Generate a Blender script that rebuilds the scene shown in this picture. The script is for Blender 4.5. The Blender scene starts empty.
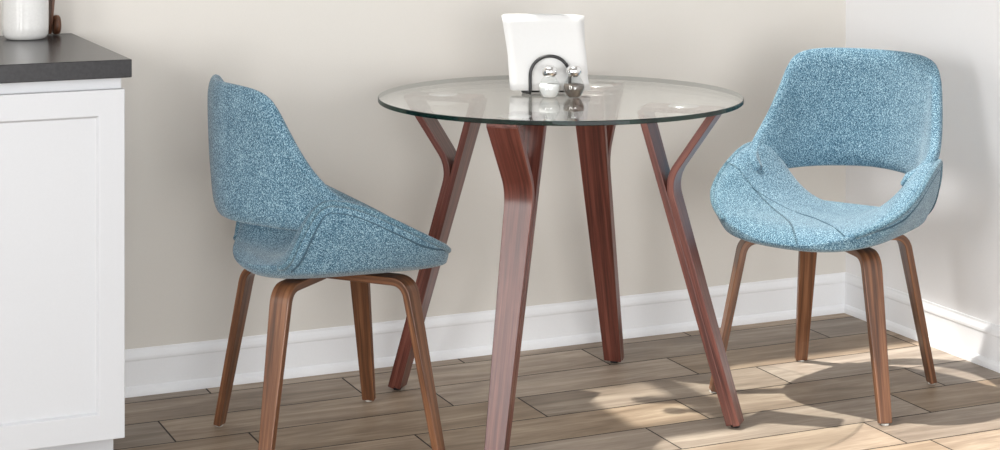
import bpy, bmesh, math, random
from mathutils import Vector, Matrix

random.seed(7)
S = bpy.context.scene
COL = S.collection
PI = math.pi

# ------------------------------------------------------------------ camera
YAW = math.radians(23.966)
FPX, HORIZON = 1850.0, -138.7
cd = bpy.data.cameras.new('camera')
cam = bpy.data.objects.new('camera', cd); COL.objects.link(cam)
cam.location = (-3.1451, -4.575, 1.3325)
cam.rotation_euler = (PI / 2, 0, -YAW)
cd.sensor_width = 36.0
cd.lens = 36.0 * FPX / 1000.0
cd.shift_y = (HORIZON - 225.0) / 1000.0
cd.clip_end = 100
S.camera = cam

# ------------------------------------------------------------------ light
w = bpy.data.worlds.new('world'); S.world = w; w.use_nodes = True
bg = w.node_tree.nodes['Background']
bg.inputs[0].default_value = (0.96, 0.98, 1.0, 1)
bg.inputs[1].default_value = 1.75

SX, SY = 0.36, -0.14                       # horizontal travel of the sun per metre of fall
sd = bpy.data.lights.new('sun', 'SUN'); so = bpy.data.objects.new('sun', sd); COL.objects.link(so)
sd.energy = 5.0; sd.angle = math.radians(0.9); sd.color = (1.0, 0.965, 0.90)
so.rotation_euler = Vector((SX, SY, -1)).to_track_quat('-Z', 'Y').to_euler()
so.location = (-3, 1, 6)


def area_light(name, loc, target, sx, sy, power, color=(1, 1, 1), spread=180):
    l = bpy.data.lights.new(name, 'AREA'); o = bpy.data.objects.new(name, l); COL.objects.link(o)
    l.shape = 'RECTANGLE'; l.size = sx; l.size_y = sy; l.energy = power; l.color = color
    l.spread = math.radians(spread)
    o.location = loc
    o.rotation_euler = (Vector(target) - Vector(loc)).to_track_quat('-Z', 'Y').to_euler()
    return o


area_light('front_fill_light', (-3.0, -9.5, 1.2), (-1.4, -0.4, 0.4), 3.4, 2.2, 190, (1.0, 0.99, 0.97))  # added unseen fill lamp, evens out the cabinet and lower back wall
area_light('side_window_light', (-4.5, -1.9, 1.2), (-1.6, -0.7, 0.5), 0.6, 1.5, 26, (1.0, 0.99, 0.98))
area_light('right_wall_fill', (-4.5, -3.3, 1.3), (0.0, -0.6, 0.5), 0.8, 1.0, 20, (1.0, 1.0, 1.0), 100)  # added unseen lamp, lifts the right wall and throws the chair's shadow on it

S.view_settings.view_transform = 'Standard'
S.view_settings.look = 'None'
S.view_settings.gamma = 1.0
S.view_settings.use_curve_mapping = False
S.view_settings.exposure = 0.16


# ------------------------------------------------------------------ materials
def new_mat(name):
    m = bpy.data.materials.new(name); m.use_nodes = True
    nt = m.node_tree
    return m, nt, nt.nodes['Principled BSDF']


def N(nt, kind, **kw):
    n = nt.nodes.new(kind)
    for k, v in kw.items():
        if k in n.inputs: n.inputs[k].default_value = v
        else: setattr(n, k, v)
    return n


def ramp(nt, stops):
    r = nt.nodes.new('ShaderNodeValToRGB')
    e = r.color_ramp.elements
    while len(e) < len(stops): e.new(0.5)
    for el, (p, c) in zip(e, stops):
        el.position = p; el.color = (c[0], c[1], c[2], 1)
    return r


def lin(r, g, b):
    def f(c):
        c /= 255.0
        return c / 12.92 if c <= 0.04045 else ((c + 0.055) / 1.055) ** 2.4
    return (f(r), f(g), f(b))


def objcoord(nt, scale=(1, 1, 1), kind='Object'):
    tc = nt.nodes.new('ShaderNodeTexCoord')
    mp = nt.nodes.new('ShaderNodeMapping')
    mp.inputs['Scale'].default_value = scale
    nt.links.new(tc.outputs[kind], mp.inputs['Vector'])
    return mp.outputs['Vector']


def plain(name, rgb, rough=0.5, metallic=0.0, bump=0.0, bscale=200, var=0.03, coat=0.0):
    m, nt, p = new_mat(name)
    v = objcoord(nt)
    n = N(nt, 'ShaderNodeTexNoise', Scale=bscale, Detail=3.0)
    nt.links.new(v, n.inputs['Vector'])
    a = tuple(max(0, c * (1 - var)) for c in rgb); b = tuple(min(1, c * (1 + var)) for c in rgb)
    r = ramp(nt, [(0.3, a), (0.7, b)])
    nt.links.new(n.outputs['Fac'], r.inputs['Fac'])
    nt.links.new(r.outputs['Color'], p.inputs['Base Color'])
    p.inputs['Roughness'].default_value = rough
    p.inputs['Metallic'].default_value = metallic
    p.inputs['Coat Weight'].default_value = coat
    if bump:
        b_ = N(nt, 'ShaderNodeBump', Strength=bump, Distance=0.001)
        nt.links.new(n.outputs['Fac'], b_.inputs['Height'])
        nt.links.new(b_.outputs['Normal'], p.inputs['Normal'])
    return m


def fabric(name, dark, mid, light):
    m, nt, p = new_mat(name)
    L = nt.links
    hs = []
    for sc in ((700, 330, 300), (330, 700, 700)):
        n = N(nt, 'ShaderNodeTexNoise', Scale=1.0, Detail=2.0, Roughness=0.6)
        L.new(objcoord(nt, sc), n.inputs['Vector']); hs.append(n.outputs['Fac'])
    big = N(nt, 'ShaderNodeTexNoise', Scale=28.0, Detail=2.0)
    L.new(objcoord(nt), big.inputs['Vector'])
    a = N(nt, 'ShaderNodeMath', operation='ADD'); L.new(hs[0], a.inputs[0]); L.new(hs[1], a.inputs[1])
    s = N(nt, 'ShaderNodeMath', operation='MULTIPLY_ADD'); L.new(big.outputs['Fac'], s.inputs[0])
    s.inputs[1].default_value = 0.10; L.new(a.outputs[0], s.inputs[2])
    h = N(nt, 'ShaderNodeMath', operation='MULTIPLY'); L.new(s.outputs[0], h.inputs[0]); h.inputs[1].default_value = 0.476
    r = ramp(nt, [(0.38, dark), (0.50, mid), (0.60, light)])
    L.new(h.outputs[0], r.inputs['Fac']); L.new(r.outputs['Color'], p.inputs['Base Color'])
    p.inputs['Roughness'].default_value = 0.95
    p.inputs['Sheen Weight'].default_value = 0.25
    p.inputs['Specular IOR Level'].default_value = 0.15
    b = N(nt, 'ShaderNodeBump', Strength=0.5, Distance=0.0015)
    L.new(h.outputs[0], b.inputs['Height']); L.new(b.outputs['Normal'], p.inputs['Normal'])
    return m


def wood(name, dark, mid, light, rough=0.4, scale=(95, 95, 2.6), coat=0.0, grain=False):
    m, nt, p = new_mat(name)
    L = nt.links
    n = N(nt, 'ShaderNodeTexNoise', Scale=1.0, Detail=4.0, Roughness=0.6, Distortion=0.15)
    n2 = N(nt, 'ShaderNodeTexNoise', Scale=1.0, Detail=2.0)

    def grained(sc):                       # grain runs along each bent strip
        at = nt.nodes.new('ShaderNodeAttribute'); at.attribute_name = 'grain'
        mp = nt.nodes.new('ShaderNodeMapping'); mp.inputs['Scale'].default_value = sc
        L.new(at.outputs['Vector'], mp.inputs['Vector']); return mp.outputs['Vector']
    src = grained if grain else (lambda sc: objcoord(nt, sc))
    L.new(src(scale), n.inputs['Vector'])
    L.new(src(tuple(s * 5 for s in scale)), n2.inputs['Vector'])
    a = N(nt, 'ShaderNodeMath', operation='MULTIPLY_ADD'); L.new(n2.outputs['Fac'], a.inputs[0])
    a.inputs[1].default_value = 0.25; L.new(n.outputs['Fac'], a.inputs[2])
    r = ramp(nt, [(0.42, dark), (0.62, mid), (0.80, light)])
    L.new(a.outputs[0], r.inputs['Fac']); L.new(r.outputs['Color'], p.inputs['Base Color'])
    p.inputs['Roughness'].default_value = rough
    p.inputs['Coat Weight'].default_value = coat
    p.inputs['Coat Roughness'].default_value = 0.25
    b = N(nt, 'ShaderNodeBump', Strength=0.08, Distance=0.001)
    L.new(a.outputs[0], b.inputs['Height']); L.new(b.outputs['Normal'], p.inputs['Normal'])
    return m


def clear_glass(name, tint=(1, 1, 1), f0=0.04, gain=0.96, refl=(1, 1, 1)):
    """pane glass: mirror reflection growing with the glancing angle, the rest passes straight"""
    m = bpy.data.materials.new(name); m.use_nodes = True
    nt = m.node_tree; nt.nodes.clear(); L = nt.links
    out = nt.nodes.new('ShaderNodeOutputMaterial')
    lw = N(nt, 'ShaderNodeLayerWeight', Blend=0.5)
    pw = N(nt, 'ShaderNodeMath', operation='POWER'); L.new(lw.outputs['Facing'], pw.inputs[0]); pw.inputs[1].default_value = 5.0
    ma = N(nt, 'ShaderNodeMath', operation='MULTIPLY_ADD'); L.new(pw.outputs[0], ma.inputs[0])
    ma.inputs[1].default_value = gain; ma.inputs[2].default_value = f0
    tr = N(nt, 'ShaderNodeBsdfTransparent'); tr.inputs[0].default_value = (*tint, 1)
    gl = N(nt, 'ShaderNodeBsdfGlossy'); gl.inputs['Color'].default_value = (*refl, 1); gl.inputs['Roughness'].default_value = 0.0
    mx = nt.nodes.new('ShaderNodeMixShader')
    L.new(ma.outputs[0], mx.inputs[0]); L.new(tr.outputs[0], mx.inputs[1]); L.new(gl.outputs[0], mx.inputs[2])
    L.new(mx.outputs[0], out.inputs['Surface'])
    return m


def floor_material():
    m, nt, p = new_mat('wood_look_floor')
    L = nt.links
    at = nt.nodes.new('ShaderNodeAttribute'); at.attribute_name = 'plank'
    sep = nt.nodes.new('ShaderNodeSeparateColor'); L.new(at.outputs['Color'], sep.inputs[0])
    tc = nt.nodes.new('ShaderNodeTexCoord')
    off = nt.nodes.new('ShaderNodeVectorMath'); off.operation = 'MULTIPLY'
    L.new(at.outputs['Color'], off.inputs[0]); off.inputs[1].default_value = (37.0, 53.0, 11.0)
    ad = nt.nodes.new('ShaderNodeVectorMath'); ad.operation = 'ADD'
    L.new(tc.outputs['Object'], ad.inputs[0]); L.new(off.outputs[0], ad.inputs[1])

    def mapped(sc):
        mp = nt.nodes.new('ShaderNodeMapping'); mp.inputs['Scale'].default_value = sc
        L.new(ad.outputs[0], mp.inputs['Vector']); return mp.outputs['Vector']
    n = N(nt, 'ShaderNodeTexNoise', Scale=1.0, Detail=6.0, Roughness=0.62, Distortion=1.2)
    L.new(mapped((2.2, 17, 1)), n.inputs['Vector'])
    n2 = N(nt, 'ShaderNodeTexNoise', Scale=1.0, Detail=3.0)
    L.new(mapped((14, 170, 1)), n2.inputs['Vector'])
    n3 = N(nt, 'ShaderNodeTexNoise', Scale=5.0, Detail=3.0)
    L.new(mapped((1, 1, 1)), n3.inputs['Vector'])
    a = N(nt, 'ShaderNodeMath', operation='MULTIPLY_ADD'); L.new(n2.outputs['Fac'], a.inputs[0])
    a.inputs[1].default_value = 0.25; L.new(n.outputs['Fac'], a.inputs[2])
    b = N(nt, 'ShaderNodeMath', operation='MULTIPLY_ADD'); L.new(n3.outputs['Fac'], b.inputs[0])
    b.inputs[1].default_value = 0.35; L.new(a.outputs[0], b.inputs[2])
    c1, c2, c3 = FLOOR_COLS
    r = ramp(nt, [(0.55, c1), (0.80, c2), (1.0, c3)])
    L.new(b.outputs[0], r.inputs['Fac'])
    hsv = nt.nodes.new('ShaderNodeHueSaturation')
    L.new(r.outputs['Color'], hsv.inputs['Color'])
    va = N(nt, 'ShaderNodeMath', operation='MULTIPLY_ADD'); L.new(sep.outputs[0], va.inputs[0])
    va.inputs[1].default_value = 0.30; va.inputs[2].default_value = 0.85
    L.new(va.outputs[0], hsv.inputs['Value'])
    sa = N(nt, 'ShaderNodeMath', operation='MULTIPLY_ADD'); L.new(sep.outputs[1], sa.inputs[0])
    sa.inputs[1].default_value = 0.4; sa.inputs[2].default_value = 0.68
    L.new(sa.outputs[0], hsv.inputs['Saturation'])
    L.new(hsv.outputs['Color'], p.inputs['Base Color'])
    p.inputs['Roughness'].default_value = 0.5
    p.inputs['Specular IOR Level'].default_value = 0.35
    bu = N(nt, 'ShaderNodeBump', Strength=0.10, Distance=0.001)
    L.new(a.outputs[0], bu.inputs['Height']); L.new(bu.outputs['Normal'], p.inputs['Normal'])
    return m


FLOOR_COLS = ((0.20, 0.143, 0.098), (0.325, 0.245, 0.176), (0.46, 0.362, 0.268))
M_FLOOR = floor_material()
M_GROUT = plain('floor_grout', (0.045, 0.037, 0.031), 0.9)
M_WALL_BACK = plain('greige_wall_paint', (0.70, 0.672, 0.628), 0.85, bump=0.05, bscale=300, var=0.01)
M_WALL_RIGHT = plain('pale_grey_wall_paint', (0.88, 0.88, 0.89), 0.85, bump=0.05, bscale=300, var=0.01)
M_CEIL = plain('ceiling_paint', (0.50, 0.495, 0.485), 0.9, var=0.01)
M_WALL_LEFT = plain('white_wall_paint', (0.80, 0.80, 0.79), 0.9, var=0.01)
M_TRIM = plain('white_trim_paint', (0.86, 0.87, 0.89), 0.4, var=0.01)
M_CAB = plain('white_cabinet_paint', (0.57, 0.58, 0.60), 0.45, var=0.008)
M_COUNTER = plain('charcoal_stone', (0.026, 0.025, 0.027), 0.26, var=0.18, bscale=160)
M_COUNTER.node_tree.nodes['Principled BSDF'].inputs['Specular IOR Level'].default_value = 0.3
M_FABRIC = fabric('blue_tweed', (0.010, 0.036, 0.068), (0.066, 0.154, 0.226), (0.39, 0.56, 0.64))
M_PIPING = fabric('blue_tweed_piping', (0.011, 0.036, 0.065), (0.060, 0.142, 0.202), (0.33, 0.48, 0.54))
M_SEAM = plain('seam_thread', (0.05, 0.10, 0.14), 0.9)
M_WALNUT = wood('walnut_bentwood', (0.055, 0.020, 0.008), (0.140, 0.055, 0.023), (0.245, 0.105, 0.046), 0.38, coat=0.3, grain=True)
M_MAHOG = wood('mahogany_bentwood', (0.052, 0.013, 0.009), (0.118, 0.031, 0.021), (0.195, 0.062, 0.042), 0.36, coat=0.4, grain=True)
M_GLIDE = plain('clear_plastic_glide', (0.62, 0.60, 0.56), 0.3)
M_RUBBER = plain('black_rubber', (0.012, 0.012, 0.012), 0.7)
M_GLASS_TOP = clear_glass('table_glass', (0.975, 0.99, 0.985), 0.04, 1.0)
M_GLASS_LOW = clear_glass('table_glass_underside', (0.985, 0.995, 0.99), 0.05, 0.9)
M_GLASS_RIM = clear_glass('green_glass_edge', (0.012, 0.05, 0.04), 0.05, 0.4)
M_STEEL = plain('brushed_steel', (0.82, 0.82, 0.82), 0.3, 1.0)
M_CHROME = plain('chrome', (0.85, 0.85, 0.85), 0.06, 1.0)
M_SHAKER = clear_glass('shaker_glass', (0.90, 0.915, 0.915), 0.10, 0.9)
M_SALT = plain('salt', (0.86, 0.86, 0.85), 0.9, bump=0.3, bscale=900)
M_PEPPER = plain('ground_pepper', (0.13, 0.105, 0.085), 0.9, var=0.9, bscale=700)
M_WIRE = plain('black_wire', (0.018, 0.018, 0.019), 0.4)
M_NAPKIN = plain('white_paper', (0.73, 0.73, 0.725), 0.95, bump=0.15, bscale=120, var=0.006)
M_CERAMIC = plain('white_glazed_ceramic', (0.76, 0.755, 0.74), 0.12, coat=0.5)
M_BOARD = wood('brown_board', (0.05, 0.018, 0.009), (0.11, 0.043, 0.02), (0.19, 0.08, 0.04), 0.45)


# ------------------------------------------------------------------ helpers
def bmobj(name, bm, mats, parent=None, smooth=True, bevel=0.0, bseg=2, subsurf=0, autos=None):
    bmesh.ops.recalc_face_normals(bm, faces=bm.faces)
    me = bpy.data.meshes.new(name)
    bm.to_mesh(me); bm.free()
    if not isinstance(mats, (list, tuple)): mats = [mats]
    for m in mats: me.materials.append(m)
    o = bpy.data.objects.new(name, me); COL.objects.link(o)
    if parent: o.parent = parent
    for f in me.polygons: f.use_smooth = smooth
    if bevel:
        b = o.modifiers.new('bevel', 'BEVEL'); b.width = bevel; b.segments = bseg; b.limit_method = 'ANGLE'
        b.angle_limit = math.radians(35); b.harden_normals = True
    if subsurf:
        s = o.modifiers.new('subsurf', 'SUBSURF'); s.levels = subsurf; s.render_levels = subsurf
    return o


def empty(name, loc, rz=0.0):
    e = bpy.data.objects.new(name, None); COL.objects.link(e)
    e.empty_display_size = 0.05
    e.location = loc; e.rotation_euler = (0, 0, rz)
    return e


def tag(o, label, cat, group=None):
    o['label'] = label; o['category'] = cat
    if group: o['group'] = group
    return o


def struct(o):
    o['kind'] = 'structure'; return o


def add_box(bm, lo, hi):
    vs = [bm.verts.new((x, y, z)) for x in (lo[0], hi[0]) for y in (lo[1], hi[1]) for z in (lo[2], hi[2])]
    for q in ((0, 1, 3, 2), (4, 6, 7, 5), (0, 4, 5, 1), (2, 3, 7, 6), (0, 2, 6, 4), (1, 5, 7, 3)):
        bm.faces.new([vs[i] for i in q])


def box(name, lo, hi, mat, parent=None, bevel=0.0):
    bm = bmesh.new(); add_box(bm, lo, hi)
    return bmobj(name, bm, mat, parent, smooth=bool(bevel), bevel=bevel)


def add_rings(bm, rings, close=True, cap=True):
    """skin a list of rings (equal counts) into bm"""
    vr = [[bm.verts.new(p) for p in r] for r in rings]
    n = len(vr[0])
    for a, b in zip(vr, vr[1:]):
        for i in range(n if close else n - 1):
            j = (i + 1) % n
            bm.faces.new((a[i], a[j], b[j], b[i]))
    if cap:
        bm.faces.new(vr[0][::-1]); bm.faces.new(vr[-1])
    return vr


def add_lathe(bm, prof, cx=0, cy=0, seg=40, axis='Z'):
    """revolve (r, z) profile; end radii of 0 close to a point"""
    rows = []
    for r, z in prof:
        if r < 1e-6:
            rows.append([bm.verts.new((cx, cy, z))])
        else:
            rows.append([bm.verts.new((cx + r * math.cos(2 * PI * i / seg), cy + r * math.sin(2 * PI * i / seg), z)) for i in range(seg)])
    for a, b in zip(rows, rows[1:]):
        for i in range(seg):
            j = (i + 1) % seg
            if len(a) == 1 and len(b) == 1: continue
            if len(a) == 1: bm.faces.new((a[0], b[j], b[i]))
            elif len(b) == 1: bm.faces.new((a[i], a[j], b[0]))
            else: bm.faces.new((a[i], a[j], b[j], b[i]))


def frames(pts, closed=False):
    T = []
    n = len(pts)
    for i in range(n):
        a = pts[(i - 1) % n] if (closed or i > 0) else pts[i]
        b = pts[(i + 1) % n] if (closed or i < n - 1) else pts[i]
        T.append((b - a).normalized())
    up = Vector((0, 0, 1)) if abs(T[0].z) < 0.9 else Vector((1, 0, 0))
    nrm = (up - T[0] * up.dot(T[0])).normalized()
    out = []
    for t in T:
        nrm = (nrm - t * nrm.dot(t)).normalized()
        out.append((t, nrm, t.cross(nrm)))
    return out


def add_tube(bm, pts, r, seg=10, closed=False):
    pts = [Vector(p) for p in pts]
    fr = frames(pts, closed)
    rings = []
    for i, (p, (t, a, b)) in enumerate(zip(pts, fr)):
        rr = r[i] if isinstance(r, (list, tuple)) else r
        rings.append([p + (a * math.cos(2 * PI * k / seg) + b * math.sin(2 * PI * k / seg)) * rr for k in range(seg)])
    if closed:
        rings.append(rings[0])
        vr = [[bm.verts.new(p) for p in q] for q in rings[:-1]]
        for i in range(len(vr)):
            A, B = vr[i], vr[(i + 1) % len(vr)]
            for k in range(seg):
                bm.faces.new((A[k], A[(k + 1) % seg], B[(k + 1) % seg], B[k]))
    else:
        add_rings(bm, rings)


def catmull(pts, n=8, closed=False):
    pts = [Vector(p) for p in pts]
    out = []
    m = len(pts)
    rng = range(m if closed else m - 1)
    for i in rng:
        p0 = pts[(i - 1) % m] if (closed or i > 0) else pts[0] * 2 - pts[1]
        p1 = pts[i]; p2 = pts[(i + 1) % m]
        p3 = pts[(i + 2) % m] if (closed or i + 2 < m) else pts[-1] * 2 - pts[-2]
        for k in range(n):
            t = k / n
            out.append(0.5 * ((2 * p1) + (p2 - p0) * t + (2 * p0 - 5 * p1 + 4 * p2 - p3) * t * t + (3 * p1 - p0 - 3 * p2 + p3) * t ** 3))
    if not closed: out.append(pts[-1])
    return out


def lerp_table(tab, x):
    if x <= tab[0][0]: return tab[0][1]
    for (a, va), (b, vb) in zip(tab, tab[1:]):
        if x <= b:
            t = (x - a) / (b - a)
            return va + (vb - va) * t
    return tab[-1][1]


def smooth_table(tab, x):
    """monotone-ish cubic through the table"""
    n = len(tab)
    if x <= tab[0][0]: return tab[0][1]
    if x >= tab[-1][0]: return tab[-1][1]
    d = [(tab[i + 1][1] - tab[i][1]) / (tab[i + 1][0] - tab[i][0]) for i in range(n - 1)]
    ms = [d[0]] + [0 if d[i - 1] * d[i] <= 0 else 2 * d[i - 1] * d[i] / (d[i - 1] + d[i]) for i in range(1, n - 1)] + [d[-1]]
    for i in range(n - 1):
        if x <= tab[i + 1][0]:
            h = tab[i + 1][0] - tab[i][0]; t = (x - tab[i][0]) / h
            return ((2 * t ** 3 - 3 * t * t + 1) * tab[i][1] + (t ** 3 - 2 * t * t + t) * h * ms[i]
                    + (-2 * t ** 3 + 3 * t * t) * tab[i + 1][1] + (t ** 3 - t * t) * h * ms[i + 1])


def strip(path, widths, thick, phi, origin=(0, 0)):
    """flat bentwood strip: path of (radius, height) in the vertical plane at angle phi, width across that plane"""
    er = Vector((math.cos(phi), math.sin(phi), 0)); et = Vector((-math.sin(phi), math.cos(phi), 0)); ez = Vector((0, 0, 1))
    o = Vector((origin[0], origin[1], 0))
    rings = []
    n = len(path)
    for i, (r, z) in enumerate(path):
        a = path[max(0, i - 1)]; b = path[min(n - 1, i + 1)]
        t = Vector((b[0] - a[0], b[1] - a[1])).normalized()
        nr, nz = -t[1], t[0]
        wv = widths[i] / 2
        th = (thick[i] if isinstance(thick, (list, tuple)) else thick) / 2
        c = o + er * r + ez * z
        nn = er * nr + ez * nz
        rings.append([c + nn * th + et * wv, c - nn * th + et * wv, c - nn * th - et * wv, c + nn * th - et * wv])
    return rings


def add_strip(bm, path, widths, thick, phi):
    lay = bm.verts.layers.float_vector.new('grain')
    seed = random.random() * 10
    run = 0.0
    vr = add_rings(bm, strip(path, widths, thick, phi))
    for i, ring in enumerate(vr):
        if i: run += math.dist(path[i], path[i - 1])
        w = widths[i] / 2
        for v, (a, b) in zip(ring, ((w, thick), (w, 0), (-w, 0), (-w, thick))):
            v[lay] = (a + seed, b + seed, run + seed)


def bent_path(a, b, c, rad, n=10, na=6, nc=4):
    """a -> b -> c with the corner at b rounded to the given tangent length"""
    A, B, C_ = Vector(a), Vector(b), Vector(c)
    u = (A - B).normalized(); v = (C_ - B).normalized()
    p = B + u * rad; q = B + v * rad
    out = [A.lerp(p, i / na) for i in range(na)]
    for i in range(n + 1):
        t = i / n
        out.append(p * (1 - t) ** 2 + B * 2 * t * (1 - t) + q * t * t)
    out += [q.lerp(C_, (i + 1) / nc) for i in range(nc)]
    return [(x[0], x[1]) for x in out]


# ------------------------------------------------------------------ the room
WX0, WY0 = -4.6, -5.6       # how far the room is built to the left and to the front
WALL = 0.016
CEIL_Z = 2.6


def build_floor():
    bm = bmesh.new()
    lay = bm.loops.layers.float_color.new('plank')
    rnd = random.Random(11)
    PW, PL = 0.1725, 0.69
    offs = {-1: -0.545, 0: -0.199, 1: -0.03, 2: -0.548, 3: -0.20, 4: -0.375, 5: -0.572}
    gap = 0.0021
    base = [bm.verts.new(p) for p in ((WX0, WY0, -0.0012), (WALL, WY0, -0.0012), (WALL, WALL, -0.0012), (WX0, WALL, -0.0012))]
    f = bm.faces.new(base); f.material_index = 1
    for l in f.loops: l[lay] = (0, 0, 0, 1)
    k = -1
    while True:
        ytop = -0.048 - PW * k; ybot = ytop - PW
        if ytop < WY0: break
        y1 = min(ytop, WALL) - gap; y0 = max(ybot, WY0) + gap
        if k == -1: y1 = WALL
        xo = offs.get(k, -rnd.random() * PL)
        x = xo + PL * 3
        while x > WX0:
            xa, xb = max(x - PL + gap, WX0), min(x - gap, WALL)
            if xb > xa:
                vs = [bm.verts.new(p) for p in ((xa, y0, 0), (xb, y0, 0), (xb, y1, 0), (xa, y1, 0))]
                fc = bm.faces.new(vs)
                c = (rnd.random(), rnd.random(), rnd.random(), 1)
                for l in fc.loops: l[lay] = c
            x -= PL
        k += 1
    me = bpy.data.meshes.new('floor'); bm.to_mesh(me); bm.free()
    me.materials.append(M_FLOOR); me.materials.append(M_GROUT)
    o = bpy.data.objects.new('floor', me); COL.objects.link(o)
    return struct(o)


build_floor()
struct(box('wall_back', (WX0, WALL, -0.05), (WALL + 0.1, WALL + 0.1, CEIL_Z), M_WALL_BACK))
struct(box('wall_right', (WALL, WY0, -0.05), (WALL + 0.1, WALL, CEIL_Z), M_WALL_RIGHT))

struct(box('wall_left', (WX0 - 0.1, WY0, -0.05), (WX0, WALL + 0.1, CEIL_Z), M_WALL_LEFT))

# ceiling with an added, unseen skylight: openings shaped by where the sun should meet the floor
HOLES = [(-1.085, -0.885, -0.73, -0.40), (-1.12, -0.80, -1.60, -0.83), (-0.80, 0.05, -1.60, -0.34)]


def build_ceiling():
    ox, oy = -SX * CEIL_Z, -SY * CEIL_Z
    holes = [(a + ox, b + ox, c + oy, min(WALL - 0.01, d + oy)) for a, b, c, d in HOLES]
    xs = sorted(set([WX0, WALL] + [v for h in holes for v in h[:2]]))
    ys = sorted(set([WY0, WALL] + [v for h in holes for v in h[2:]]))
    bm = bmesh.new()
    for xa, xb in zip(xs, xs[1:]):
        for ya, yb in zip(ys, ys[1:]):
            mx, my = (xa + xb) / 2, (ya + yb) / 2
            if any(h[0] < mx < h[1] and h[2] < my < h[3] for h in holes): continue
            add_box(bm, (xa, ya, CEIL_Z), (xb, yb, CEIL_Z + 0.01))
    bmesh.ops.remove_doubles(bm, verts=bm.verts, dist=1e-4)
    return struct(bmobj('ceiling', bm, M_CEIL, smooth=False))


build_ceiling()


def baseboard(name, along):
    prof = [(0, 0), (0.016, 0), (0.016, 0.006), (0.0145, 0.014), (0.010, 0.021), (0.0065, 0.024), (0.0065, 0.086),
            (0.0085, 0.090), (0.0085, 0.096), (0.0065, 0.104), (0.004, 0.110), (0.003, 0.116), (0, 0.116)]
    bm = bmesh.new()
    if along == 'x':
        rings = [[(x + (0 if x < -1 else -d), WALL - d, z) for d, z in prof] for x in (WX0, WALL)]
    else:
        rings = [[(WALL - d, y + (0 if y < -1 else -d), z) for d, z in prof] for y in (WY0, WALL)]
    add_rings(bm, rings)
    return struct(bmobj(name, bm, M_TRIM, smooth=False))


baseboard('baseboard_back', 'x')
baseboard('baseboard_right', 'y')


# ------------------------------------------------------------------ kitchen cabinet
cab = tag(empty('base_cabinet', (-2.52, -0.31, 0)), 'white shaker base cabinet with recessed panel door under charcoal countertop', 'cabinet')


def local(o, e):
    o.location = (-e.location.x, -e.location.y, -e.location.z); return o


CX0, CX1 = -2.86, -2.2755
local(box('cabinet_body', (CX0, -0.62, 0.098), (CX1, -0.002, 0.8705), M_CAB, cab, 0.0015), cab)
local(box('toe_kick', (CX0, -0.545, 0.0), (CX1 - 0.001, -0.02, 0.0975), M_CAB, cab, 0.001), cab)


def shaker_door(x0, x1, z0, z1, yf, th, fr, rec):
    bm = bmesh.new()
    def ring(x, z, y): return [bm.verts.new((a, y, b)) for a, b in ((x, z), (x1 - (x - x0), z), (x1 - (x - x0), z1 - (z - z0)), (x, z1 - (z - z0)))]
    rb = ring(x0, z0, yf + th)
    r0 = ring(x0, z0, yf)
    r1 = ring(x0 + fr, z0 + fr, yf)
    r2 = ring(x0 + fr + 0.004, z0 + fr + 0.004, yf + rec)
    for a, b in ((rb, r0), (r0, r1), (r1, r2)):
        for i in range(4):
            j = (i + 1) % 4
            bm.faces.new((a[i], a[j], b[j], b[i]))
    bm.faces.new(r2); bm.faces.new(rb[::-1])
    return bm


local(bmobj('door', shaker_door(-2.80, -2.2725, 0.1015, 0.8465, -0.64, 0.0195, 0.0555, 0.009), M_CAB, cab, bevel=0.0015), cab)

ct = bmesh.new(); add_box(ct, (-3.0, -0.646, 0.871), (-2.2585, 0.012, 0.910))
tag(bmobj('countertop', ct, M_COUNTER, bevel=0.002), 'dark charcoal stone countertop slab on the white cabinet', 'countertop')

# canister and wooden rest on the counter
CT = 0.9105
can = tag(empty('canister', (-2.3885, -0.094, CT)), 'glossy white ceramic canister standing on the charcoal countertop', 'canister')
bm = bmesh.new()
add_lathe(bm, [(0, 0.0), (0.042, 0.0), (0.046, 0.0015), (0.0500, 0.006), (0.0532, 0.012), (0.0536, 0.03), (0.0536, 0.135), (0.0546, 0.140),
               (0.0546, 0.146), (0.050, 0.148), (0.047, 0.146), (0.0465, 0.02), (0.044, 0.010), (0, 0.008)], seg=64)
bmobj('canister_body', bm, M_CERAMIC, can)
bm = bmesh.new()
add_lathe(bm, [(0, 0.149), (0.050, 0.149), (0.0525, 0.152), (0.0525, 0.158), (0.045, 0.164), (0.015, 0.168), (0.012, 0.172), (0.016, 0.182), (0.010, 0.190), (0, 0.191)], seg=64)
bmobj('lid', bm, M_BOARD, can)

wr = tag(empty('wooden_trivet', (-2.3155, -0.026, CT)), 'brown wooden trivet on edge with round foot, half hidden behind white canister', 'trivet')
bm = bmesh.new()      # upright board, curved in its upper half, seen edge-on
rings = []
for i in range(15):
    t = i / 14
    z = 0.003 + 0.15 * t
    xo = -0.004 + 0.010 * math.sin(t * PI * 0.6) * t
    wd = 0.045 * math.sqrt(max(0.02, 1 - (2 * t - 1) ** 2 * 0.96))
    rings.append([(xo - 0.004, -wd * 0.5, z), (xo + 0.004, -wd * 0.5, z), (xo + 0.004, wd * 0.5, z), (xo - 0.004, wd * 0.5, z)])
add_rings(bm, rings)
bmobj('board', bm, M_BOARD, wr, bevel=0.0015)
bm = bmesh.new()
add_lathe(bm, [(0, 0.0), (0.020, 0.0), (0.0233, 0.003), (0.0243, 0.008), (0.0233, 0.0135), (0.020, 0.0165), (0, 0.0165)], seg=40)
bmesh.ops.rotate(bm, verts=bm.verts, cent=(0, 0, 0), matrix=Matrix.Rotation(PI / 2, 3, 'Y'))
bmesh.ops.translate(bm, verts=bm.verts, vec=(0.0036, 0, 0.0245))
bmobj('round_foot', bm, M_BOARD, wr)


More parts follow.
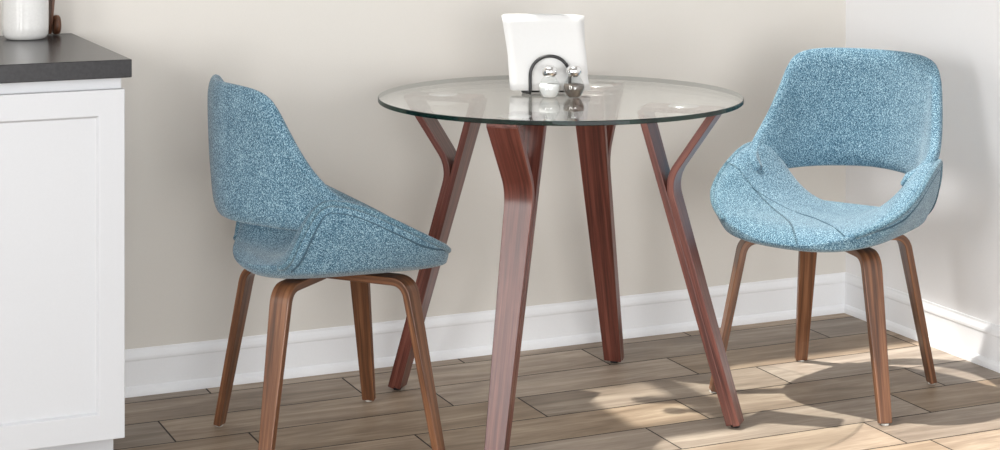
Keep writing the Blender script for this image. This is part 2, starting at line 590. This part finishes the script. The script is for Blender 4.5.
# ------------------------------------------------------------------ the glass table
TX, TY = -1.1765, -0.509
table = tag(empty('dining_table', (TX, TY, 0)), 'round clear glass dining table on four mahogany Y-shaped legs', 'table')
GT, GB, GR = 0.761, 0.7500, 0.4445
bm = bmesh.new()
seg = 128
prof = [(GR - 0.0015, GB), (GR, GB + 0.0015), (GR, GT - 0.0015), (GR - 0.0015, GT)]
vr = [[bm.verts.new((r * math.cos(2 * PI * i / seg), r * math.sin(2 * PI * i / seg), z)) for i in range(seg)] for r, z in prof]
for a, b in zip(vr, vr[1:]):
    for i in range(seg):
        f = bm.faces.new((a[i], a[(i + 1) % seg], b[(i + 1) % seg], b[i])); f.material_index = 2
f = bm.faces.new(vr[-1]); f.material_index = 0
f = bm.faces.new(vr[0][::-1]); f.material_index = 1
g = bmobj('glass_top', bm, [M_GLASS_TOP, M_GLASS_LOW, M_GLASS_RIM], table, smooth=False)
g['label'] = 'clear glass top with green edge'


def table_leg(phi):
    LZ = 0.741
    r0, r1 = 0.436, 0.222          # straight strip, centre line radius at floor and at the top
    th = 0.017
    u = Vector((r1 - r0, LZ)).normalized()
    nout = Vector((u[1], -u[0]))
    n = 14
    path, wid = [], []
    for i in range(n + 1):
        t = i / n
        path.append((r0 + (r1 - r0) * t - nout[0] * th * 0.5, 0.008 + (LZ - 0.008) * t))
        wid.append(0.047 + 0.036 * t)
    bm = bmesh.new(); add_strip(bm, path, wid, th, phi)
    leg = bmobj('leg', bm, M_MAHOG, table, bevel=0.002)
    # outer branch laid on the straight strip up to the fork, then bent outward
    a = Vector((r0 + nout[0] * th * 0.5, 0.008))
    zf = 0.575
    tf = zf / LZ
    b = Vector((r0 + (r1 - r0) * tf + nout[0] * th * 0.5, zf))
    c = Vector((0.392, LZ))
    path = bent_path(a, b, c, 0.045, n=10, na=10, nc=6)
    wid = [0.047 + 0.030 * (z / LZ) for r, z in path]
    bm = bmesh.new(); add_strip(bm, path, wid, th, phi)
    bmobj('branch', bm, M_MAHOG, leg, bevel=0.002)
    # rail joining the two tips under the glass
    bm = bmesh.new()
    path = [(0.215, LZ + 0.002), (0.30, LZ + 0.002), (0.402, LZ + 0.002)]
    add_strip(bm, path, [0.080, 0.074, 0.074], 0.012, phi)
    bmobj('top_rail', bm, M_MAHOG, leg, bevel=0.002)
    bm = bmesh.new()
    add_lathe(bm, [(0, 0), (0.035, 0), (0.036, 0.001), (0.036, 0.0018), (0, 0.0018)], 0.31 * math.cos(phi), 0.31 * math.sin(phi), 32)
    for v in bm.verts: v.co.z += LZ + 0.0080
    bmobj('mounting_disc', bm, M_STEEL, leg)
    bm = bmesh.new()
    add_lathe(bm, [(0, 0), (0.010, 0), (0.011, 0.002), (0.011, 0.008), (0, 0.008)], (r0 + 0.0) * math.cos(phi), (r0 + 0.0) * math.sin(phi), 20)
    bmobj('foot_pad', bm, M_RUBBER, leg)
    return leg


for k in range(4): table_leg(PI / 4 + k * PI / 2)


# ------------------------------------------------------------------ dining chairs
def seat_rim_z(x):
    return smooth_table([(-0.200, 0.430), (-0.18, 0.438), (-0.153, 0.449), (-0.140, 0.478), (-0.127, 0.518), (-0.112, 0.554), (-0.096, 0.580), (-0.073, 0.593),
                         (-0.03, 0.588), (0.02, 0.570), (0.08, 0.540), (0.14, 0.508), (0.19, 0.481), (0.225, 0.461), (0.250, 0.442), (0.266, 0.425), (0.274, 0.414)], x)


def seat_half(x):
    return smooth_table([(-0.200, 0.045), (-0.192, 0.085), (-0.176, 0.130), (-0.157, 0.175), (-0.140, 0.208), (-0.116, 0.236), (-0.075, 0.254), (0.0, 0.266), (0.07, 0.269), (0.13, 0.262),
                         (0.18, 0.240), (0.22, 0.204), (0.25, 0.155), (0.266, 0.105), (0.274, 0.06)], x)


def seat_mid_z(x):
    return smooth_table([(-0.200, 0.426), (-0.17, 0.441), (-0.10, 0.437), (0.0, 0.440), (0.12, 0.448), (0.20, 0.449), (0.24, 0.441), (0.262, 0.427), (0.274, 0.412)], x)


def seat_low_z(x):
    return smooth_table([(-0.200, 0.420), (-0.19, 0.408), (-0.165, 0.397), (-0.10, 0.392), (0.0, 0.390), (0.16, 0.390), (0.23, 0.392), (0.262, 0.399), (0.274, 0.409)], x)


def seat_side_low(x):
    z = smooth_table([(-0.200, 0.424), (-0.17, 0.424), (-0.12, 0.430), (0.0, 0.431), (0.12, 0.428), (0.20, 0.422), (0.25, 0.412), (0.274, 0.411)], x)
    wl = seat_half(x) * smooth_table([(-0.200, 0.92), (-0.1, 0.84), (0.08, 0.83), (0.2, 0.9), (0.274, 0.95)], x)
    return wl, z


def seat_top(x, y):
    w_ = seat_half(x); zr, zc = seat_rim_z(x), seat_mid_z(x)
    t = min(1, abs(y) / w_)
    roll = 0.84 + 0.10 * max(0.0, min(1.0, (x - 0.10) / 0.12))
    if t >= roll: return zr + 0.004 * math.sin(PI * (t - roll) / (1 - roll)) * min(1, (zr - zc) / 0.05)
    return zc + (zr - zc) * (t / roll) ** 2.6


def build_seat(parent):
    xs = [-0.200, -0.196, -0.189, -0.180, -0.172, -0.164, -0.156, -0.148, -0.140, -0.132, -0.124, -0.116, -0.107, -0.098, -0.086, -0.073, -0.055, -0.03,
          0.0, 0.03, 0.06, 0.09, 0.12, 0.15, 0.175, 0.195, 0.212, 0.228, 0.242, 0.254, 0.263, 0.270, 0.274]
    rings = []
    ts = [0.0, 0.15, 0.3, 0.45, 0.56, 0.65, 0.72, 0.78, 0.83, 0.88, 0.93, 0.97]
    for x in xs:
        w_ = seat_half(x); zr = seat_rim_z(x); wl, zl = seat_side_low(x); zb = seat_low_z(x)
        zl = min(zl, zr - 0.003)
        half = []
        for t in ts: half.append((w_ * t, seat_top(x, w_ * t)))
        half.append((w_ * 0.995, zr - 0.001))
        h = zr - zl
        for u, bl in ((0.06, 0.004), (0.18, 0.007), (0.36, 0.008), (0.56, 0.007), (0.76, 0.004), (0.92, 0.001)):
            half.append((w_ + (wl - w_) * u ** 1.4 + bl * min(1, h / 0.08), zr - h * u))
        half.append((wl, zl))
        half.append((wl * 0.94, zl - (zl - zb) * 0.22))
        half.append((wl * 0.75, zl - (zl - zb) * 0.62))
        half.append((wl * 0.40, zl - (zl - zb) * 0.94))
        half.append((0.0, zb))
        right = [(x, y, z) for y, z in half]
        left = [(x, -y, z) for y, z in half[1:-1]][::-1]
        rings.append(right + left)
    bm = bmesh.new(); add_rings(bm, rings)
    seat = bmobj('seat', bm, M_FABRIC, parent, subsurf=1)
    # rolled edge round both side wings, and a stitched line just inside it
    def gusset(x, z, s):
        w_ = seat_half(x); zr = seat_rim_z(x); wl, zl = seat_side_low(x)
        h = max(1e-4, zr - zl); u = max(0, min(1, (zr - z) / h))
        b = 0.008 * math.sin(PI * min(1, u * 1.05)) * min(1, h / 0.08)
        return (x, s * (w_ + (wl - w_) * u ** 1.4 + b), z)
    for s in (-1, 1):
        out2 = []
        for x in [-0.158, -0.152, -0.146, -0.140, -0.132, -0.124, -0.116, -0.107, -0.098, -0.086, -0.073, -0.055, -0.03, 0, 0.03, 0.06, 0.09, 0.12, 0.15, 0.175, 0.195, 0.212, 0.228, 0.240]:
            out2.append(Vector((x, seat_rim_z(x) - 0.004)))
        pts = [gusset(p.x, p.y, s) for p in out2]
        bm = bmesh.new(); add_tube(bm, catmull(pts, 3), 0.0075, 10)
        bmobj('piping', bm, M_PIPING, seat)
        ins = []
        for k, p in enumerate(out2):
            a = out2[max(0, k - 1)]; b = out2[min(len(out2) - 1, k + 1)]
            t = (b - a).normalized()
            d = 0.020 * min(1, (len(out2) - 1 - k) / 5)
            q = p + Vector((t.y, -t.x)) * d
            if q.y > 0.428: ins.append(gusset(q.x, q.y, s))
        bm = bmesh.new(); add_tube(bm, catmull(ins, 3), 0.0022, 6)
        bmobj('seam', bm, M_SEAM, seat)
    path = []
    for x, y in ((0.080, -0.185), (0.075, -0.165), (0.066, -0.130), (0.066, -0.075), (0.096, -0.005), (0.165, 0.068), (0.222, 0.122), (0.240, 0.142), (0.247, 0.152)):
        path.append((x, y, seat_top(x, y) + 0.0005))
    bm = bmesh.new(); add_tube(bm, catmull(path, 5), 0.0016, 6)
    bmobj('seam', bm, M_SEAM, seat)
    return seat


def build_back(parent):
    top = [(-0.248, 0, 0.834), (-0.243, 0.055, 0.834), (-0.229, 0.108, 0.833), (-0.208, 0.160, 0.828), (-0.189, 0.195, 0.813), (-0.172, 0.211, 0.785), (-0.155, 0.220, 0.748),
           (-0.136, 0.229, 0.708), (-0.108, 0.239, 0.661), (-0.075, 0.247, 0.622), (-0.045, 0.246, 0.598), (-0.014, 0.236, 0.580), (0.008, 0.226, 0.570), (0.026, 0.213, 0.558)]
    bot = [(-0.237, 0, 0.535), (-0.231, 0.045, 0.534), (-0.215, 0.085, 0.533), (-0.190, 0.125, 0.532), (-0.163, 0.157, 0.530), (-0.137, 0.179, 0.528), (-0.113, 0.192, 0.526),
           (-0.090, 0.200, 0.525), (-0.067, 0.206, 0.524), (-0.046, 0.209, 0.524), (-0.026, 0.210, 0.525), (-0.008, 0.209, 0.528), (0.010, 0.205, 0.532), (0.026, 0.199, 0.542)]
    tp = catmull(top, 3); bt = catmull(bot, 3)
    def mirror(ps): return [Vector((p.x, -p.y, p.z)) for p in ps[:0:-1]] + ps
    tp, bt = mirror(tp), mirror(bt)
    rows_ = 12
    grid = []
    for j in range(rows_ + 1):
        v = j / rows_
        row = []
        for a, b in zip(bt, tp):
            p = a.lerp(b, v)
            # the panel bellies out a little towards the rear
            bulge = 0.005 * math.sin(PI * v) * max(0.0, min(1, (-p.x) / 0.2))
            p = p + Vector((-bulge, 0, 0))
            row.append(p)
        grid.append(row)
    nr, nc = len(grid), len(grid[0])
    th = 0.030
    nrm = []
    for j in range(nr):
        r = []
        for i in range(nc):
            du = grid[j][min(nc - 1, i + 1)] - grid[j][max(0, i - 1)]
            dv = grid[min(nr - 1, j + 1)][i] - grid[max(0, j - 1)][i]
            r.append(du.cross(dv).normalized())
        nrm.append(r)
    bm = bmesh.new()
    def sheet(off, inset):
        out = []
        for j in range(nr):
            rr = []
            for i in range(nc):
                p = grid[j][i] + nrm[j][i] * off
                rr.append(p)
            out.append(rr)
        return out
    A = sheet(th / 2, 0); B = sheet(-th / 2, 0)
    # pillow the border: pull the faces of the outer rows together and keep the middle line as the edge
    def soften(G, sgn):
        for j in range(nr):
            for i in range(nc):
                e = min(j, nr - 1 - j)
                c = min(i, nc - 1 - i)
                f = 1.0
                if e == 0 or c == 0: f = 0.55
                elif e == 1 and c > 1: f = 0.97
                G[j][i] = grid[j][i] + nrm[j][i] * sgn * th / 2 * f
    soften(A, 1); soften(B, -1)
    va = [[bm.verts.new(p) for p in r] for r in A]
    vb = [[bm.verts.new(p) for p in r] for r in B]
    for j in range(nr - 1):
        for i in range(nc - 1):
            bm.faces.new((va[j][i], va[j][i + 1], va[j + 1][i + 1], va[j + 1][i]))
            bm.faces.new((vb[j][i], vb[j + 1][i], vb[j + 1][i + 1], vb[j][i + 1]))
    # border: outward rounded strip
    loop = [(0, i) for i in range(nc)] + [(j, nc - 1) for j in range(1, nr)] + [(nr - 1, i) for i in range(nc - 2, -1, -1)] + [(j, 0) for j in range(nr - 2, 0, -1)]
    mid = []
    for k, (j, i) in enumerate(loop):
        p = grid[j][i]
        jn = 1 if j == 0 else (nr - 2 if j == nr - 1 else j)
        in_ = 1 if i == 0 else (nc - 2 if i == nc - 1 else i)
        d = (p - grid[jn][in_]).normalized()
        mid.append(bm.verts.new(p + d * 0.007))
    n = len(loop)
    for k in range(n):
        (j0, i0), (j1, i1) = loop[k], loop[(k + 1) % n]
        bm.faces.new((va[j0][i0], mid[k], mid[(k + 1) % n], va[j1][i1]))
        bm.faces.new((vb[j0][i0], vb[j1][i1], mid[(k + 1) % n], mid[k]))
    return bmobj('backrest', bm, M_FABRIC, parent, subsurf=1)


def chair_leg(parent, fx, fy):
    d = math.hypot(fx, fy); phi = math.atan2(fy, fx)
    th = 0.018
    a = (d, 0.004); b = (d - 0.078, 0.384); c = (0.015, 0.384)
    path = bent_path(a, b, c, 0.034, n=12, na=8, nc=5)
    wid = []
    for r, z in path:
        t = z / 0.384
        wid.append(0.031 + 0.018 * min(1, t * 1.1))
    bm = bmesh.new(); add_strip(bm, path, wid, th, phi)
    leg = bmobj('leg', bm, M_WALNUT, parent, bevel=0.0025)
    bm = bmesh.new()
    add_lathe(bm, [(0, 0), (0.0085, 0), (0.0095, 0.0015), (0.0095, 0.004), (0, 0.004)], d * math.cos(phi), d * math.sin(phi), 20)
    bmobj('foot_glide', bm, M_GLIDE, leg)


def make_chair():
    e = empty('dining_chair', (-1.781, -0.5, 0), 0)
    build_seat(e)
    build_back(e)
    for fx, fy in ((0.196, 0.231), (0.196, -0.231), (-0.196, 0.184), (-0.196, -0.184)): chair_leg(e, fx, fy)
    return e


def copy_tree(o, parent=None):
    c = o.copy(); COL.objects.link(c)
    if parent: c.parent = parent
    for ch in list(o.children): copy_tree(ch, c)
    return c


chair = make_chair()
tag(chair, 'blue tweed dining chair seen from behind, left of the table beside the cabinet', 'chair', 'blue tweed dining chairs')
chair2 = copy_tree(chair)
chair2.location = (-0.4840, -0.6500, 0); chair2.rotation_euler = (0, 0, math.radians(210.2))
tag(chair2, 'blue tweed dining chair facing forward in the corner, right of the table', 'chair', 'blue tweed dining chairs')


# ------------------------------------------------------------------ on the table: napkins, holder, shakers
ZT = GT + 0.0004
HOLDER_TURN = math.radians(-23.966)
hp = (-1.1921, -0.4830, ZT)
holder = tag(empty('napkin_holder', hp, HOLDER_TURN), 'black wire napkin holder with round arch on the glass table', 'napkin holder')
WR = 0.0040
D = 0.062


def arch(y):
    pts = []
    hw, h = 0.0485, 0.094
    for i in range(8): pts.append((-hw, y, WR + (h - hw) * i / 8))
    for i in range(25):
        a = PI - PI * i / 24
        pts.append((hw * math.cos(a), y, h - hw + hw * math.sin(a)))
    for i in range(8): pts.append((hw, y, WR + (h - hw) * (1 - (i + 1) / 8)))
    return pts


bm = bmesh.new(); add_tube(bm, arch(0), WR, 12); bmobj('front_arch', bm, M_WIRE, holder)
bm = bmesh.new(); add_tube(bm, arch(D), WR, 12); bmobj('rear_arch', bm, M_WIRE, holder)
for s in (-1, 1):
    bm = bmesh.new()
    add_tube(bm, catmull([(s * 0.0485, 0.0, WR), (s * 0.058, 0.014, WR), (s * 0.066, D / 2, WR), (s * 0.058, D - 0.014, WR), (s * 0.0485, D, WR)], 6), WR, 12)
    bmobj('base_wire', bm, M_WIRE, holder)
bm = bmesh.new()
add_tube(bm, [(-0.066, D / 2, WR), (0.066, D / 2, WR)], WR * 0.9, 12)
bmobj('cross_wire', bm, M_WIRE, holder)

NN = 8
for k in range(NN):
    rnd = random.Random(40 + k)
    e = Vector(hp)
    yk = 0.008 + k * 0.0058
    bm = bmesh.new()
    nx, nz = 10, 10
    th = 0.0032
    dx, tilt = (0 if k == 0 else rnd.uniform(-0.003, 0.003)), (0 if k == 0 else rnd.uniform(-0.012, 0.012))
    def P(i, j, side):
        u, v = i / nx - 0.5, j / nz
        x = -0.0005 + dx + 0.186 * u - 0.018 * v * (1 - 0.35 * v * (u + 0.5)) + tilt * (v - 0.3) + 0.004 * math.sin(v * 5 + k) * (u + 0.5)
        z = 0.0086 + 0.184 * v * (1 + 0.012 * (0.5 - u)) - 0.002 * (u * 2) ** 2 * v
        y = yk + 0.002 * math.sin(PI * v) + 0.0012 * math.sin(u * 5 + 1) * v
        return (x, y + side * th / 2, z)
    va = [[bm.verts.new(P(i, j, -1)) for i in range(nx + 1)] for j in range(nz + 1)]
    vb = [[bm.verts.new(P(i, j, 1)) for i in range(nx + 1)] for j in range(nz + 1)]
    for j in range(nz):
        for i in range(nx):
            bm.faces.new((va[j][i], va[j][i + 1], va[j + 1][i + 1], va[j + 1][i]))
            bm.faces.new((vb[j][i], vb[j + 1][i], vb[j + 1][i + 1], vb[j][i + 1]))
    edge = [(0, i) for i in range(nx + 1)] + [(j, nx) for j in range(1, nz + 1)] + [(nz, i) for i in range(nx - 1, -1, -1)] + [(j, 0) for j in range(nz - 1, 0, -1)]
    for q in range(len(edge)):
        (a, b), (c, d) = edge[q], edge[(q + 1) % len(edge)]
        bm.faces.new((va[a][b], vb[a][b], vb[c][d], va[c][d]))
    o = bmobj('napkin', bm, M_NAPKIN)
    o.location = hp; o.rotation_euler = (0, 0, HOLDER_TURN)
    if k == 0: tag(o, 'front white paper napkin right behind the wire arch of the holder', 'napkin', 'napkins in the wire holder')
    else: tag(o, 'white paper napkin stacked behind the front napkin in the wire holder', 'napkin', 'napkins in the wire holder')


def shaker(loc, label, content, mat, fill):
    e = tag(empty('shaker', loc, HOLDER_TURN), label, 'shaker', 'glass shakers by the napkins')
    out = [(0, 0.0), (0.0155, 0.0), (0.0175, 0.0015), (0.0225, 0.009), (0.0262, 0.019), (0.0268, 0.025), (0.0245, 0.034), (0.0195, 0.043), (0.0145, 0.050), (0.0125, 0.053)]
    bm = bmesh.new(); add_lathe(bm, out, seg=32)
    bmobj('glass_body', bm, M_SHAKER, e)
    inn = [(0, 0.003)] + [(max(0, r - 0.0022), z + 0.0015) for r, z in out[1:] if z + 0.0015 < fill]
    inn.append((inn[-1][0] * 0.99, fill)); inn.append((0, fill + 0.001))
    bm = bmesh.new(); add_lathe(bm, inn, seg=24)
    bmobj(content, bm, mat, e)
    bm = bmesh.new()
    add_lathe(bm, [(0, 0.0505), (0.0125, 0.0505), (0.0140, 0.053), (0.0175, 0.0565), (0.0188, 0.062), (0.0182, 0.068), (0.0150, 0.0735), (0.009, 0.0765), (0, 0.0772)], seg=40)
    bmobj('cap', bm, M_CHROME, e)
    return e


shaker((-1.2196, -0.5379, ZT), 'clear glass salt shaker with chrome cap in front of the wire arch', 'salt', M_SALT, 0.033)
shaker((-1.1626, -0.5550, ZT), 'glass pepper shaker holding dark ground pepper, beside the salt shaker', 'pepper', M_PEPPER, 0.031)
